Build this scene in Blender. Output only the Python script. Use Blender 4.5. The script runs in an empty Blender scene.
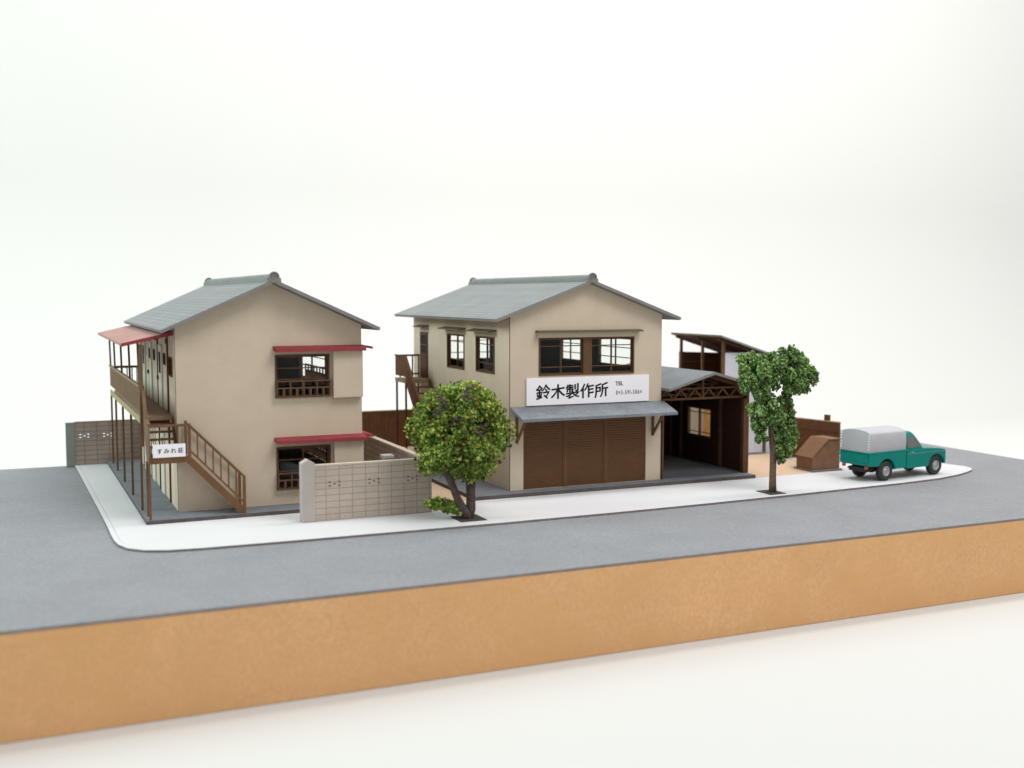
import bpy, bmesh, math, random
from mathutils import Vector as V, Matrix
random.seed(7)
sc = bpy.context.scene
COL = sc.collection

# ------------------------------------------------------------------ materials
def new_mat(name):
    m = bpy.data.materials.new(name); m.use_nodes = True
    nt = m.node_tree; b = nt.nodes['Principled BSDF']
    return m, nt, b

def N(nt, t, **kw):
    n = nt.nodes.new(t)
    for k, v in kw.items():
        if k in n.inputs: n.inputs[k].default_value = v
        else: setattr(n, k, v)
    return n

def mixc(nt, fac, a, b, mode='MIX'):
    n = nt.nodes.new('ShaderNodeMix'); n.data_type = 'RGBA'; n.blend_type = mode
    for s, x in ((0, fac), (6, a), (7, b)):
        if hasattr(x, 'is_linked') or hasattr(x, 'links'): nt.links.new(x, n.inputs[s])
        else: n.inputs[s].default_value = x
    return n.outputs[2]

def c4(c): return (c[0], c[1], c[2], 1)

def card(name, col, rough=0.85, var=0.10, scale=2.0, grain=0.10, bump=0.15, gscale=35, spec=0.25,
         lines=None, line_col=None, col2=None, flecks=None):
    """matt card stock: blotches + fine fibre grain; lines=(brick w, row h, mortar, offset) engraved in UV metres"""
    m, nt, b = new_mat(name)
    co = N(nt, 'ShaderNodeTexCoord')
    n1 = N(nt, 'ShaderNodeTexNoise', Scale=scale, Detail=4.0, Roughness=0.6)
    n2 = N(nt, 'ShaderNodeTexNoise', Scale=gscale, Detail=3.0, Roughness=0.7)
    nt.links.new(co.outputs['Object'], n1.inputs['Vector']); nt.links.new(co.outputs['Object'], n2.inputs['Vector'])
    def ramp(src, lo, hi):
        r = N(nt, 'ShaderNodeMapRange'); r.inputs[1].default_value = 0.3; r.inputs[2].default_value = 0.7
        r.inputs[3].default_value = lo; r.inputs[4].default_value = hi
        nt.links.new(src.outputs[0], r.inputs[0]); return r.outputs[0]
    a = ramp(n1, 1 - var, 1 + var); g = ramp(n2, 1 - grain, 1 + grain)
    mul = N(nt, 'ShaderNodeMath', operation='MULTIPLY'); nt.links.new(a, mul.inputs[0]); nt.links.new(g, mul.inputs[1])
    vm = N(nt, 'ShaderNodeVectorMath', operation='SCALE'); vm.inputs[0].default_value = col
    nt.links.new(mul.outputs[0], vm.inputs['Scale'])
    out = vm.outputs[0]; h = n2.outputs[0]
    if col2:
        n3 = N(nt, 'ShaderNodeTexNoise', Scale=scale * .8, Detail=5.0, Roughness=.65, Distortion=.6)
        nt.links.new(co.outputs['Object'], n3.inputs['Vector'])
        out = mixc(nt, ramp(n3, 0, 1), out, c4(col2))
    if flecks:
        n4 = N(nt, 'ShaderNodeTexNoise', Scale=flecks[0], Detail=2.0, Roughness=.6)
        nt.links.new(co.outputs['Object'], n4.inputs['Vector'])
        r4 = N(nt, 'ShaderNodeMapRange'); r4.inputs[1].default_value = flecks[1]; r4.inputs[2].default_value = flecks[1] + .07
        r4.inputs[4].default_value = flecks[3]
        nt.links.new(n4.outputs[0], r4.inputs[0]); out = mixc(nt, r4.outputs[0], out, c4(flecks[2]))
    if lines:
        uv = N(nt, 'ShaderNodeUVMap')
        br = N(nt, 'ShaderNodeTexBrick', offset=lines[3], offset_frequency=2, squash=1.0)
        br.inputs['Color1'].default_value = (1, 1, 1, 1); br.inputs['Color2'].default_value = (.88, .88, .88, 1)
        br.inputs['Mortar'].default_value = (0, 0, 0, 1)
        br.inputs['Scale'].default_value = 1; br.inputs['Mortar Size'].default_value = lines[2]
        br.inputs['Mortar Smooth'].default_value = 0.3; br.inputs['Bias'].default_value = -0.4
        br.inputs['Brick Width'].default_value = lines[0]; br.inputs['Row Height'].default_value = lines[1]
        nt.links.new(uv.outputs[0], br.inputs['Vector'])
        out = mixc(nt, 1.0, out, br.outputs['Color'], 'MULTIPLY')
        out = mixc(nt, br.outputs['Fac'], out, c4(line_col or [x * .35 for x in col]))
    nt.links.new(out, b.inputs['Base Color'])
    bp = N(nt, 'ShaderNodeBump', Strength=bump, Distance=0.02)
    nt.links.new(h, bp.inputs['Height']); nt.links.new(bp.outputs[0], b.inputs['Normal'])
    b.inputs['Roughness'].default_value = rough; b.inputs['Specular IOR Level'].default_value = spec
    return m

M = {}

M['backdrop'] = card('backdrop_paper', (.592, .588, .575), var=.008, scale=.05, grain=.003, bump=.0)
M['mdf'] = card('mdf_edge', (.63, .37, .185), var=.08, scale=.45, grain=.16, gscale=14, bump=.35, col2=(.595, .335, .145), flecks=(9, .70, (.30, .15, .06), .5))
M['road'] = card('grey_road_card', (.236, .239, .254), var=.06, scale=.5, grain=.14, gscale=12, bump=.22, flecks=(11, .67, (.38, .39, .41), .5))
M['pavement'] = card('white_pavement_card', (.585, .58, .595), var=.025, scale=.5, grain=.03, bump=.05)
M['burnt'] = card('burnt_cut_edge', (.10, .085, .082), var=.2, scale=3)
M['cutedge'] = card('grey_brown_cut_edge', (.19, .165, .16), var=.15, scale=3)
M['wood'] = card('dark_window_wood', (.115, .060, .032), var=.15, scale=3)
M['yard'] = card('tan_yard_card', (.56, .40, .28), var=.05, grain=.10)
M['slab'] = card('grey_slab_card', (.17, .18, .20), var=.12, grain=.15)
M['wall'] = card('cream_wall_card', (.565, .472, .362), var=.05, scale=1.2, grain=.07, gscale=28)
M['inner'] = card('dark_inner_card', (.018, .015, .013))  # near-black puts the unlit rooms' shade into the inner card colour
M['roof'] = card('grey_roof_card', (.225, .235, .237), var=.08, scale=1.0, grain=.16, gscale=22, lines=(40, .19, .014, 0), line_col=(.165, .172, .175))
M['roofedge'] = card('grey_ridge_card', (.22, .23, .225), var=.08)
M['fascia'] = card('grey_bargeboard_card', (.215, .205, .20), var=.08)
M['red'] = card('red_card', (.27, .045, .055), var=.15, scale=3)
M['pink'] = card('faded_red_card', (.35, .20, .18), var=.10, scale=2)  # canopy red, paled by reflected light put into the colour
M['brown'] = card('brown_card', (.15, .075, .036), var=.18, scale=3, grain=.2)
M['dbrown'] = card('dark_brown_card', (.105, .048, .028), var=.18, scale=3)
M['shutter'] = card('shutter_brown_card', (.135, .066, .032), var=.10, scale=2)
M['olive'] = card('olive_brown_card', (.165, .10, .055), var=.18)
M['tread'] = card('pale_brown_tread', (.34, .24, .16), var=.12)
M['hood'] = card('dark_olive_hood', (.13, .11, .065), var=.15)
M['rail'] = card('tan_handrail', (.27, .195, .11), var=.12)
M['tanboard'] = card('tan_board', (.55, .30, .12), var=.2)
M['fence'] = card('brown_fence_card', (.13, .055, .026), var=.15, grain=.2, lines=(.16, 30, .010, 0), line_col=(.09, .035, .018))
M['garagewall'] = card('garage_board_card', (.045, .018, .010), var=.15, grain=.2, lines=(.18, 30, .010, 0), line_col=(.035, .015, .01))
M['block'] = card('block_wall_card', (.46, .39, .33), var=.05, grain=.10, lines=(.366, .172, .011, 0), line_col=(.29, .245, .205))
M['blockg'] = card('grey_block_wall_card', (.40, .33, .29), var=.08, grain=.10, lines=(.42, .17, .012, 0), line_col=(.20, .165, .145))
M['pillar'] = card('concrete_card', (.42, .38, .35), var=.05, grain=.10)
M['greypillar'] = card('grey_pillar_card', (.27, .285, .265), var=.08)
M['gfloor'] = card('dark_garage_floor', (.10, .10, .105), var=.15, grain=.15)  # shade of the garage interior put into one dark grey
M['cap'] = card('wall_cap_card', (.52, .45, .37), var=.05)
M['white'] = card('white_sign_card', (.86, .84, .88), var=.01, grain=.01, bump=.02)
M['bluewhite'] = card('blue_white_board', (.60, .62, .70), var=.04, lines=(.09, 30, .006, 0), line_col=(.50, .52, .60))
M['door'] = card('grey_door_card', (.60, .59, .50), var=.06)
M['khaki'] = card('khaki_strip_card', (.34, .28, .16), var=.1)
M['trunk'] = card('dark_trunk', (.085, .062, .055), var=.3, scale=8, grain=.4, gscale=20, bump=.8)
M['trunk2'] = card('brown_trunk', (.135, .085, .06), var=.3, scale=8, grain=.4, gscale=20, bump=.8)
M['soil'] = card('dark_soil', (.06, .05, .04), var=.3, scale=10, grain=.5, bump=1)
M['bin'] = card('wooden_bin_card', (.20, .105, .06), var=.18, scale=3, grain=.2)

M['ink'] = card('black_ink', (.012, .012, .014), var=0, bump=0)

def paint(name, col, rough=.35, metal=0, coat=.0, spec=.5, var=.04):
    m, nt, b = new_mat(name)
    co = N(nt, 'ShaderNodeTexCoord'); n = N(nt, 'ShaderNodeTexNoise', Scale=5.0, Detail=4.0)
    nt.links.new(co.outputs['Object'], n.inputs['Vector'])
    o = mixc(nt, n.outputs[0], c4([x * (1 - var * 3) for x in col]), c4([min(1, x * (1 + var * 3)) for x in col]))
    nt.links.new(o, b.inputs['Base Color'])
    b.inputs['Roughness'].default_value = rough; b.inputs['Metallic'].default_value = metal
    b.inputs['Coat Weight'].default_value = coat; b.inputs['Specular IOR Level'].default_value = spec
    return m
M['green'] = paint('green_truck_paint', (.0, .195, .16), .38, coat=.0, spec=.18)
M['trim'] = paint('pale_green_trim', (.12, .30, .27), .4)
M['canvas'] = card('grey_canvas', (.43, .43, .455), var=.04, grain=.04, bump=.15, gscale=25)
M['tyre'] = paint('black_tyre', (.02, .02, .022), .7)
M['chrome'] = paint('silver_rim', (.42, .42, .44), .35, metal=.8)
M['dark'] = paint('dark_underside', (.02, .02, .02), .8)
M['carglass'] = paint('car_window', (.12, .115, .12), .12, spec=.6)
M['lamp_red'] = paint('tail_lamp_red', (.35, .06, .02), .3)
M['lamp_white'] = paint('headlamp', (.8, .8, .78), .15)

def glass_mat():
    m, nt, b = new_mat('clear_film_pane')
    nt.nodes.remove(b)
    o = nt.nodes['Material Output']
    t = N(nt, 'ShaderNodeBsdfTransparent'); t.inputs[0].default_value = (.97, .98, .97, 1)
    g = N(nt, 'ShaderNodeBsdfGlossy', Roughness=.08)
    mx = N(nt, 'ShaderNodeMixShader'); mx.inputs[0].default_value = .014
    nt.links.new(t.outputs[0], mx.inputs[1]); nt.links.new(g.outputs[0], mx.inputs[2]); nt.links.new(mx.outputs[0], o.inputs[0])
    return m
M['glass'] = glass_mat()

def foliage_mat(name, stops, transl=.25):
    m, nt, b = new_mat(name)
    g = N(nt, 'ShaderNodeNewGeometry'); r = N(nt, 'ShaderNodeValToRGB')
    while len(r.color_ramp.elements) < len(stops): r.color_ramp.elements.new(.5)
    for e, (p, c) in zip(r.color_ramp.elements, stops): e.position = p; e.color = c4(c)
    nt.links.new(g.outputs['Random Per Island'], r.inputs[0])
    co = N(nt, 'ShaderNodeTexCoord'); n = N(nt, 'ShaderNodeTexNoise', Scale=1.6, Detail=2.0)
    nt.links.new(co.outputs['Object'], n.inputs['Vector'])
    mr = N(nt, 'ShaderNodeMapRange'); mr.inputs[1].default_value = .3; mr.inputs[2].default_value = .7
    mr.inputs[3].default_value = .65; mr.inputs[4].default_value = 1.3
    nt.links.new(n.outputs[0], mr.inputs[0])
    vm = N(nt, 'ShaderNodeVectorMath', operation='SCALE'); nt.links.new(r.outputs[0], vm.inputs[0]); nt.links.new(mr.outputs[0], vm.inputs['Scale'])
    nt.links.new(vm.outputs[0], b.inputs['Base Color']); b.inputs['Roughness'].default_value = .7
    b.inputs['Specular IOR Level'].default_value = .25
    tr = N(nt, 'ShaderNodeBsdfTranslucent'); nt.links.new(vm.outputs[0], tr.inputs[0])
    mx = N(nt, 'ShaderNodeMixShader'); mx.inputs[0].default_value = transl
    nt.links.new(b.outputs[0], mx.inputs[1]); nt.links.new(tr.outputs[0], mx.inputs[2])
    nt.links.new(mx.outputs[0], nt.nodes['Material Output'].inputs[0])
    return m
M['leaf1'] = foliage_mat('yellow_green_foliage', [(0, (.03, .05, .012)), (.16, (.075, .14, .02)), (.45, (.20, .33, .045)), (.72, (.33, .46, .08)), (.86, (.48, .54, .14)), (.93, (.58, .50, .07)), (.95, (.22, .12, .07)), (1, (.13, .085, .055))])
M['twig'] = foliage_mat('dry_brown_twigs', [(0, (.05, .04, .035)), (.6, (.11, .085, .07)), (.9, (.19, .15, .10)), (1, (.25, .28, .08))], .1)
M['leaf2'] = foliage_mat('blue_green_foliage', [(0, (.03, .07, .02)), (.35, (.10, .195, .05)), (.75, (.19, .315, .085)), (1, (.36, .47, .18))], .15)

# ------------------------------------------------------------------ geometry helpers
class F:
    """a frame: a along u, b along n (outward), z up"""
    def __init__(s, o=(0, 0, 0), u=(1, 0, 0), n=(0, 1, 0)):
        s.o, s.u, s.n = V(o), V(u).normalized(), V(n).normalized()
    def p(s, a, b, z): return s.o + s.u * a + s.n * b + V((0, 0, z))
W = F()

class MB:
    def __init__(s): s.v = []; s.f = []; s.m = []; s.sm = []
    def face(s, pts, mi=0, smooth=False):
        i = len(s.v); s.v += [V(p) for p in pts]; s.f.append(tuple(range(i, i + len(pts)))); s.m.append(mi); s.sm.append(smooth)
    def raw(s, verts, faces, mi=0, smooth=False):
        i = len(s.v); s.v += [V(p) for p in verts]
        for f in faces: s.f.append(tuple(i + k for k in f)); s.m.append(mi); s.sm.append(smooth)
    def box(s, a0, a1, b0, b1, z0, z1, fr=W, mi=0):
        c = [fr.p(a, b, z) for z in (z0, z1) for b in (b0, b1) for a in (a0, a1)]
        s.raw(c, [(0, 1, 3, 2), (4, 6, 7, 5), (0, 4, 5, 1), (2, 3, 7, 6), (0, 2, 6, 4), (1, 5, 7, 3)], mi); return s
    def bar(s, p, q, w, h, up=(0, 0, 1), mi=0):
        p, q = V(p), V(q); d = (q - p).normalized(); x = d.cross(V(up))
        if x.length < 1e-4: x = d.cross(V((0, 1, 0)))
        x.normalize(); y = x.cross(d).normalized()
        c = [e + x * i * w / 2 + y * j * h / 2 for e in (p, q) for j in (-1, 1) for i in (-1, 1)]
        s.raw(c, [(0, 1, 3, 2), (4, 6, 7, 5), (0, 4, 5, 1), (2, 3, 7, 6), (0, 2, 6, 4), (1, 5, 7, 3)], mi); return s
    def prism(s, pts, e, mi=0, smooth=False, cap=None):
        """extrude the 3D polygon pts by vector e"""
        n = len(pts); e = V(e); pts = [V(p) for p in pts]
        s.raw(pts + [p + e for p in pts], [tuple(range(n)), tuple(range(2 * n - 1, n - 1, -1))], mi if cap is None else cap)
        k = len(s.v) - 2 * n
        for i in range(n):
            j = (i + 1) % n; s.f.append((k + i, k + j, k + n + j, k + n + i)); s.m.append(mi); s.sm.append(smooth)
        return s
    def tube(s, path, radii, n=8, mi=0, smooth=True, cap=True):
        rings = []
        for i, p in enumerate(path):
            p = V(p); a = V(path[max(i - 1, 0)]); b = V(path[min(i + 1, len(path) - 1)])
            d = (b - a).normalized(); x = d.cross(V((0.13, 1, .07))).normalized(); y = d.cross(x).normalized()
            r = radii[i] if hasattr(radii, '__len__') else radii
            rings.append([p + (x * math.cos(t) + y * math.sin(t)) * r for t in [2 * math.pi * k / n for k in range(n)]])
        vs = [q for r in rings for q in r]; fs = []
        for i in range(len(rings) - 1):
            for k in range(n): l = (k + 1) % n; fs.append((i * n + k, i * n + l, (i + 1) * n + l, (i + 1) * n + k))
        if cap: fs += [tuple(range(n)), tuple(range(len(vs) - n, len(vs)))]
        s.raw(vs, fs, mi, smooth); return s
    def lathe(s, c, axis, prof, n=28, mi=0, smooth=True):
        """prof: (distance along axis, radius)"""
        axis = V(axis).normalized(); x = axis.cross(V((0, 0, 1)));
        if x.length < 1e-3: x = V((1, 0, 0))
        x.normalize(); y = axis.cross(x); c = V(c); vs = []; fs = []
        for d, r in prof:
            for k in range(n):
                t = 2 * math.pi * k / n; vs.append(c + axis * d + (x * math.cos(t) + y * math.sin(t)) * r)
        for i in range(len(prof) - 1):
            for k in range(n): l = (k + 1) % n; fs.append((i * n + k, i * n + l, (i + 1) * n + l, (i + 1) * n + k))
        s.raw(vs, fs, mi, smooth); return s
    def build(s, name, mats, parent=None, local=False, bevel=0, weld=True, uv=True):
        if not isinstance(mats, (list, tuple)): mats = [mats]
        off = V((0, 0, 0))
        if parent is not None and not local:
            r = parent
            while r.parent: r = r.parent
            off = r.location
        me = bpy.data.meshes.new(name)
        me.from_pydata([tuple(p - off) for p in s.v], [], s.f)
        for m in mats: me.materials.append(m)
        me.polygons.foreach_set('material_index', s.m); me.polygons.foreach_set('use_smooth', s.sm)
        if weld:
            bm = bmesh.new(); bm.from_mesh(me); bmesh.ops.recalc_face_normals(bm, faces=bm.faces[:]); bm.to_mesh(me); bm.free()
        if uv:
            l = me.uv_layers.new(name='UVMap')
            for p in me.polygons:
                n = p.normal; ax = max(range(3), key=lambda i: abs(n[i]) * (1.6 if i == 2 else 1))
                for li in p.loop_indices:
                    c = me.vertices[me.loops[li].vertex_index].co
                    l.data[li].uv = (c.y, c.x * 1.09) if ax == 2 else ((c.x, c.z) if ax == 1 else (c.y, c.z))
        o = bpy.data.objects.new(name, me); COL.objects.link(o)
        if parent is not None: o.parent = parent
        if bevel:
            b = o.modifiers.new('edge', 'BEVEL'); b.width = bevel; b.segments = 2; b.limit_method = 'ANGLE'
        return o

def tag(o, label=None, cat=None, group=None, kind=None):
    if label: o['label'] = label
    if cat: o['category'] = cat
    if group: o['group'] = group
    if kind: o['kind'] = kind
    return o
def thing(name, label, cat, loc, rz=0, group=None):
    o = bpy.data.objects.new(name, None); COL.objects.link(o); o.location = loc; o.rotation_euler = (0, 0, rz)
    o.empty_display_size = .3
    return tag(o, label, cat, group)

def panel(mb, fr, u0, u1, z0, z1, t, holes=(), apex=None, mo=0, mi=1):
    """wall sheet, outer face at n=0, inner at n=-t, rectangular through holes (u0,u1,z0,z1), optional gable apex (u,z)"""
    us = sorted({u0, u1, *[h[0] for h in holes], *[h[1] for h in holes]})
    zs = sorted({z0, z1, *[h[2] for h in holes], *[h[3] for h in holes]})
    def solid(i, j):
        if not (0 <= i < len(us) - 1 and 0 <= j < len(zs) - 1): return False
        cu, cz = (us[i] + us[i + 1]) / 2, (zs[j] + zs[j + 1]) / 2
        return not any(h[0] < cu < h[1] and h[2] < cz < h[3] for h in holes)
    P = fr.p
    for i in range(len(us) - 1):
        for j in range(len(zs) - 1):
            if not solid(i, j): continue
            a, b, c, d = us[i], us[i + 1], zs[j], zs[j + 1]
            mb.face([P(a, 0, c), P(b, 0, c), P(b, 0, d), P(a, 0, d)], mo)
            mb.face([P(a, -t, c), P(a, -t, d), P(b, -t, d), P(b, -t, c)], mi)
            if not solid(i - 1, j): mb.face([P(a, 0, c), P(a, 0, d), P(a, -t, d), P(a, -t, c)], mo)
            if not solid(i + 1, j): mb.face([P(b, 0, c), P(b, -t, c), P(b, -t, d), P(b, 0, d)], mo)
            if not solid(i, j - 1): mb.face([P(a, 0, c), P(a, -t, c), P(b, -t, c), P(b, 0, c)], mo)
            if not solid(i, j + 1) and not (apex and j == len(zs) - 2): mb.face([P(a, 0, d), P(b, 0, d), P(b, -t, d), P(a, -t, d)], mo)
    if apex:
        a, b, c = (u0, z1), (u1, z1), apex
        mb.face([P(q[0], 0, q[1]) for q in (a, b, c)], mo); mb.face([P(q[0], -t, q[1]) for q in (a, c, b)], mi)
        for q, r in ((b, c), (c, a)): mb.face([P(q[0], 0, q[1]), P(r[0], 0, r[1]), P(r[0], -t, r[1]), P(q[0], -t, q[1])], mo)

def rframe(mb, fr, u0, u1, z0, z1, w, b0, b1, mi=0):
    mb.box(u0, u1, b0, b1, z0, z0 + w, fr, mi); mb.box(u0, u1, b0, b1, z1 - w, z1, fr, mi)
    mb.box(u0, u0 + w, b0, b1, z0 + w, z1 - w, fr, mi); mb.box(u1 - w, u1, b0, b1, z0 + w, z1 - w, fr, mi)

def window(parent, fr, u0, u1, z0, z1, groups=1, bars=(.27, .74), proud=.03, mull=.3, mat='wood'):
    """a sliding window: frame > sashes and pane"""
    f = MB(); rframe(f, fr, u0, u1, z0, z1, .042, -.10, proud)
    gs = []
    gw = ((u1 - u0) - mull * (groups - 1)) / groups
    for g in range(groups):
        a = u0 + g * (gw + mull); gs.append((a + (.042 if g == 0 else 0), a + gw - (.042 if g == groups - 1 else 0)))
        if g: f.box(a - mull, a, -.10, proud, z0 + .042, z1 - .042, fr)
    fo = f.build('window', M[mat], parent)
    for a, b in gs:
        mid = (a + b) / 2
        for k, (p, q, d) in enumerate(((a, mid + .02, -.045), (mid - .02, b, -.075))):
            s = MB(); zz0, zz1 = z0 + .045, z1 - .045
            rframe(s, fr, p, q, zz0, zz1, .032, d - .024, d)
            for t in bars: zc = zz0 + (zz1 - zz0) * t; s.box(p + .032, q - .032, d - .020, d - .004, zc - .015, zc + .015, fr)
            s.build('sash', M[mat], fo)
            MB().box(p + .03, q - .03, d - .015, d - .011, zz0 + .03, zz1 - .03, fr).build('pane', M['glass'], fo)
    return fo

def text(body, size, at, parent, mat, right=(1, 0, 0), sx=1.0, slant=0, weight=0.0, extr=.001, gap=.06, name='lettering'):
    """flat lettering, one glyph per cell; weight thickens the strokes by overlaid shifted copies"""
    R = V(right); r = parent
    while r.parent: r = r.parent
    out = MB(); adv = []
    for ch in body:
        cu = bpy.data.curves.new(name, 'FONT'); cu.body = ch; cu.size = size; cu.resolution_u = 4
        tmp = bpy.data.objects.new('lettering', cu); COL.objects.link(tmp); bpy.context.view_layer.update()
        me = bpy.data.meshes.new_from_object(tmp.evaluated_get(bpy.context.evaluated_depsgraph_get()))
        bpy.data.objects.remove(tmp); bpy.data.curves.remove(cu)
        adv.append(([v.co.copy() for v in me.vertices], [tuple(p.vertices) for p in me.polygons])); bpy.data.meshes.remove(me)
    full = ord(body[0]) > 0x2000
    ws = [size * (1 + (gap if gap > .1 else 0)) if full else max(v.x for v in g[0]) - min(v.x for v in g[0]) + gap * size for g in adv]
    tot = sum(ws) * sx; x = -tot / 2
    ymid = size * .38 if full else size * .36
    for (vs, fs), w_ in zip(adv, ws):
        mn = min(v.x for v in vs); mx = max(v.x for v in vs); gc = (mn + mx) / 2; cx = x + w_ * sx / 2
        for k, (dx, dy) in enumerate(((0, 0), (1, .35), (-1, -.35), (.35, -.7), (-.35, .7))):
            if weight == 0 and k: break
            pts = []
            for v in vs:
                px = (v.x - gc) * sx; py = v.y - ymid + slant * px
                pts.append(V(at) + R * (cx + px + dx * weight) + V((0, 0, py + dy * weight)) + R.cross(V((0, 0, 1))) * (extr + .0006 * k))
            out.raw(pts, fs)
        x += w_ * sx
    return out.build(name, mat, parent, weld=False, uv=False)

def gable_roof(parent, xc, hw, y0, y1, ze, zr, t=.09, bargemat='fascia'):
    """two roof sheets + ridge cap; returns the roof part"""
    mb = MB()
    for s in (-1, 1):
        A = V((xc, y0, zr)); B = V((xc + s * hw, y0, ze)); n = V((-(B - A).z * s, 0, (B - A).x * s)).normalized()
        if n.z < 0: n = -n
        e = V((0, y1 - y0, 0)); lo = -n * t
        pts = [A, B, B + lo, V((xc, y0, zr - t * 1.1))]
        k = len(mb.f); mb.prism(pts, e, 0)
        # faces order: front cap, back cap, top, eave, under, ridge
        for i in (k, k + 1, k + 3): mb.m[i] = 1
        mb.m[k + 4] = 1
    ro = mb.build('roof', [M['roof'], M[bargemat]], parent)
    rc = MB(); yy0, yy1 = y0 + .03, y1 - .03
    prof = [(-.17, -.10), (-.17, .04), (-.11, .05)] + [(.11 * math.cos(math.pi - k * math.pi / 8), .07 + .085 * math.sin(k * math.pi / 8)) for k in range(9)] + [(.11, .05), (.17, .04), (.17, -.10)]
    rc.prism([(xc + x, yy0, zr + z) for x, z in prof], (0, yy1 - yy0, 0))
    rc.build('ridge_cap', M['roofedge'], ro)
    for y, s in ((yy0, -1), (yy1, 1)):
        e = MB(); c = (xc, y + s * .001, zr + .065)
        e.lathe(c, (0, s, 0), [(0, .145), (.05, .145), (.05, .11), (.02, .105), (.02, .075), (.05, .07), (.05, .045), (.025, .04), (.025, 0.001)], n=24, smooth=False)
        e.box(xc - .19, xc + .19, y - (.04 if s < 0 else 0), y + (.04 if s > 0 else 0), zr - .10, zr + .03)
        e.build('ridge_end_tile', M['fascia'], ro)
    return ro

# ------------------------------------------------------------------ setting
ZR = -.06           # road level (pavement top = 0)
ZF = -2.15          # table top
# seamless paper sweep
bd = MB(); prof = [(-60, ZF), (54, ZF)]
for k in range(1, 25):
    t = k / 24 * math.pi / 2; prof.append((54 + 15 * math.sin(t), ZF + 15 * (1 - math.cos(t))))
prof.append((69, 80))
for (ya, za), (yb, zb) in zip(prof, prof[1:]):
    bd.raw([(-75, ya, za), (105, ya, za), (105, yb, zb), (-75, yb, zb)], [(0, 1, 2, 3)], 0, True)
bdo = bd.build('backdrop', M['backdrop'], weld=False)
bmx = bmesh.new(); bmx.from_mesh(bdo.data); bmesh.ops.remove_doubles(bmx, verts=bmx.verts[:], dist=.001); bmx.to_mesh(bdo.data); bmx.free()
tag(bdo, kind='structure')

BX0, BX1, BY0, BY1 = -5.0, 33.9, 21.68, 42.35
base = MB().box(BX0, BX1, BY0, BY1, ZF + .004, ZR - .061).build('display_board', M['mdf'], bevel=.02)
tag(base, 'thick tan MDF board that carries the whole miniature street', 'board')
rd = MB().box(BX0, BX1, BY0 + .004, BY1, ZR - .06, ZR); rd.m[2:6] = [1] * 4
tag(rd.build('road', [M['road'], M['cutedge']]), kind='structure')

# pavement: outer kerb line from the back of the side street round both corners
outer = [(1.58, 42.0), (1.66, 39), (1.74, 36), (1.82, 33), (1.87, 31), (1.90, 29.2), (1.92, 28.5), (1.98, 28.0), (2.15, 27.5), (2.5, 27.13), (3.0, 26.92), (3.8, 26.82), (6.1, 26.74),
         (11.4, 26.64), (15, 26.66), (17.8, 26.74), (21, 26.90), (25.7, 27.19), (27.6, 27.41), (28.86, 27.77), (29.6, 28.1), (29.95, 28.3), (30.25, 28.6), (30.38, 29.0), (30.25, 29.4), (30.12, 30), (30.0, 31.5), (30.0, 33)]
def offset(path, d):
    out = []
    for i, p in enumerate(path):
        a = V(path[max(i - 1, 0)]); b = V(path[min(i + 1, len(path) - 1)]); t = (b - a).normalized()
        out.append((p[0] - t.y * d, p[1] + t.x * d))
    return out
def strip(mb, A, B, z0, z1):
    for i in range(len(A) - 1):
        a, b, c, d = A[i], A[i + 1], B[i + 1], B[i]
        mb.face([(*a, z1), (*b, z1), (*c, z1), (*d, z1)]); mb.face([(*a, z0), (*b, z0), (*b, z1), (*a, z1)], 1); mb.face([(*d, z1), (*c, z1), (*c, z0), (*d, z0)])
kb = MB(); strip(kb, outer, offset(outer, .13), ZR + .001, 0)
tag(kb.build('kerb', [M['pavement'], M['cutedge']]), kind='structure')
inn = offset(outer, .140)
pv = MB(); poly = inn + [(25.9, 33), (25.9, 29.95), (10.2, 29.95), (10.2, 30.4), (3.2, 30.4), (3.2, 41.9)]
pv.prism([(x, y, ZR + .001) for x, y in poly], (0, 0, -ZR - .001 - .002))
tag(pv.build('pavement', M['pavement']), kind='structure')
yd = MB().prism([(3.2, 30.42, ZR + .001), (10.21, 30.42, ZR + .001), (10.21, 29.96, ZR + .001), (25.9, 29.96, ZR + .001), (25.9, 42, ZR + .001), (3.2, 42, ZR + .001)], (0, 0, -ZR - .005)).build('yard_ground', M['yard']); tag(yd, kind='structure')

# ------------------------------------------------------------------ apartment house (apartment block with outside stair)
AX0, AX1, AF, AB = 3.78, 8.98, 31.06, 41.6
AE, AR = 5.18, 6.355
T = .10
apt = thing('apartment_house', 'cream two-storey apartment house with red awnings and brown outside stairs', 'house', ((AX0 + AX1) / 2, AF, 0))
fs = MB(); fs.prism([(2.845, 30.13, -.003), (9.15, 30.13, -.003), (9.15, 41.9, -.003), (2.66, 41.9, -.003)], (0, 0, .103)); fs.m[2:6] = [1] * 4
fs.build('foundation_slab', [M['slab'], M['burnt']], apt)
FF = F((0, AF, 0), (1, 0, 0), (0, -1, 0))          # front
FL = F((AX0, 0, 0), (0, 1, 0), (-1, 0, 0))          # left
FR = F((AX1, 0, 0), (0, 1, 0), (1, 0, 0))           # right
FB = F((0, AB, 0), (1, 0, 0), (0, 1, 0))            # back
wl = MB()
fw = [(6.47, 8.03, 3.13, 4.35), (6.47, 8.03, .52, 1.74)]
panel(wl, FF, AX0, AX1, .10, AE, T, fw, ((AX0 + AX1) / 2, AR))
rw = [(34.9, 38.6, 3.13, 4.35), (34.9, 38.6, .52, 1.74)]
panel(wl, FR, AF + T, AB - T, .10, AE, T, rw)
lw = [(31.70, 32.45, 3.76, 4.30), (33.25, 33.75, 4.00, 4.34), (35.98, 36.45, 4.00, 4.34), (39.80, 40.30, 4.0, 4.32)]
panel(wl, FL, AF + T, AB - T, .10, AE, T, lw)
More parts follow.
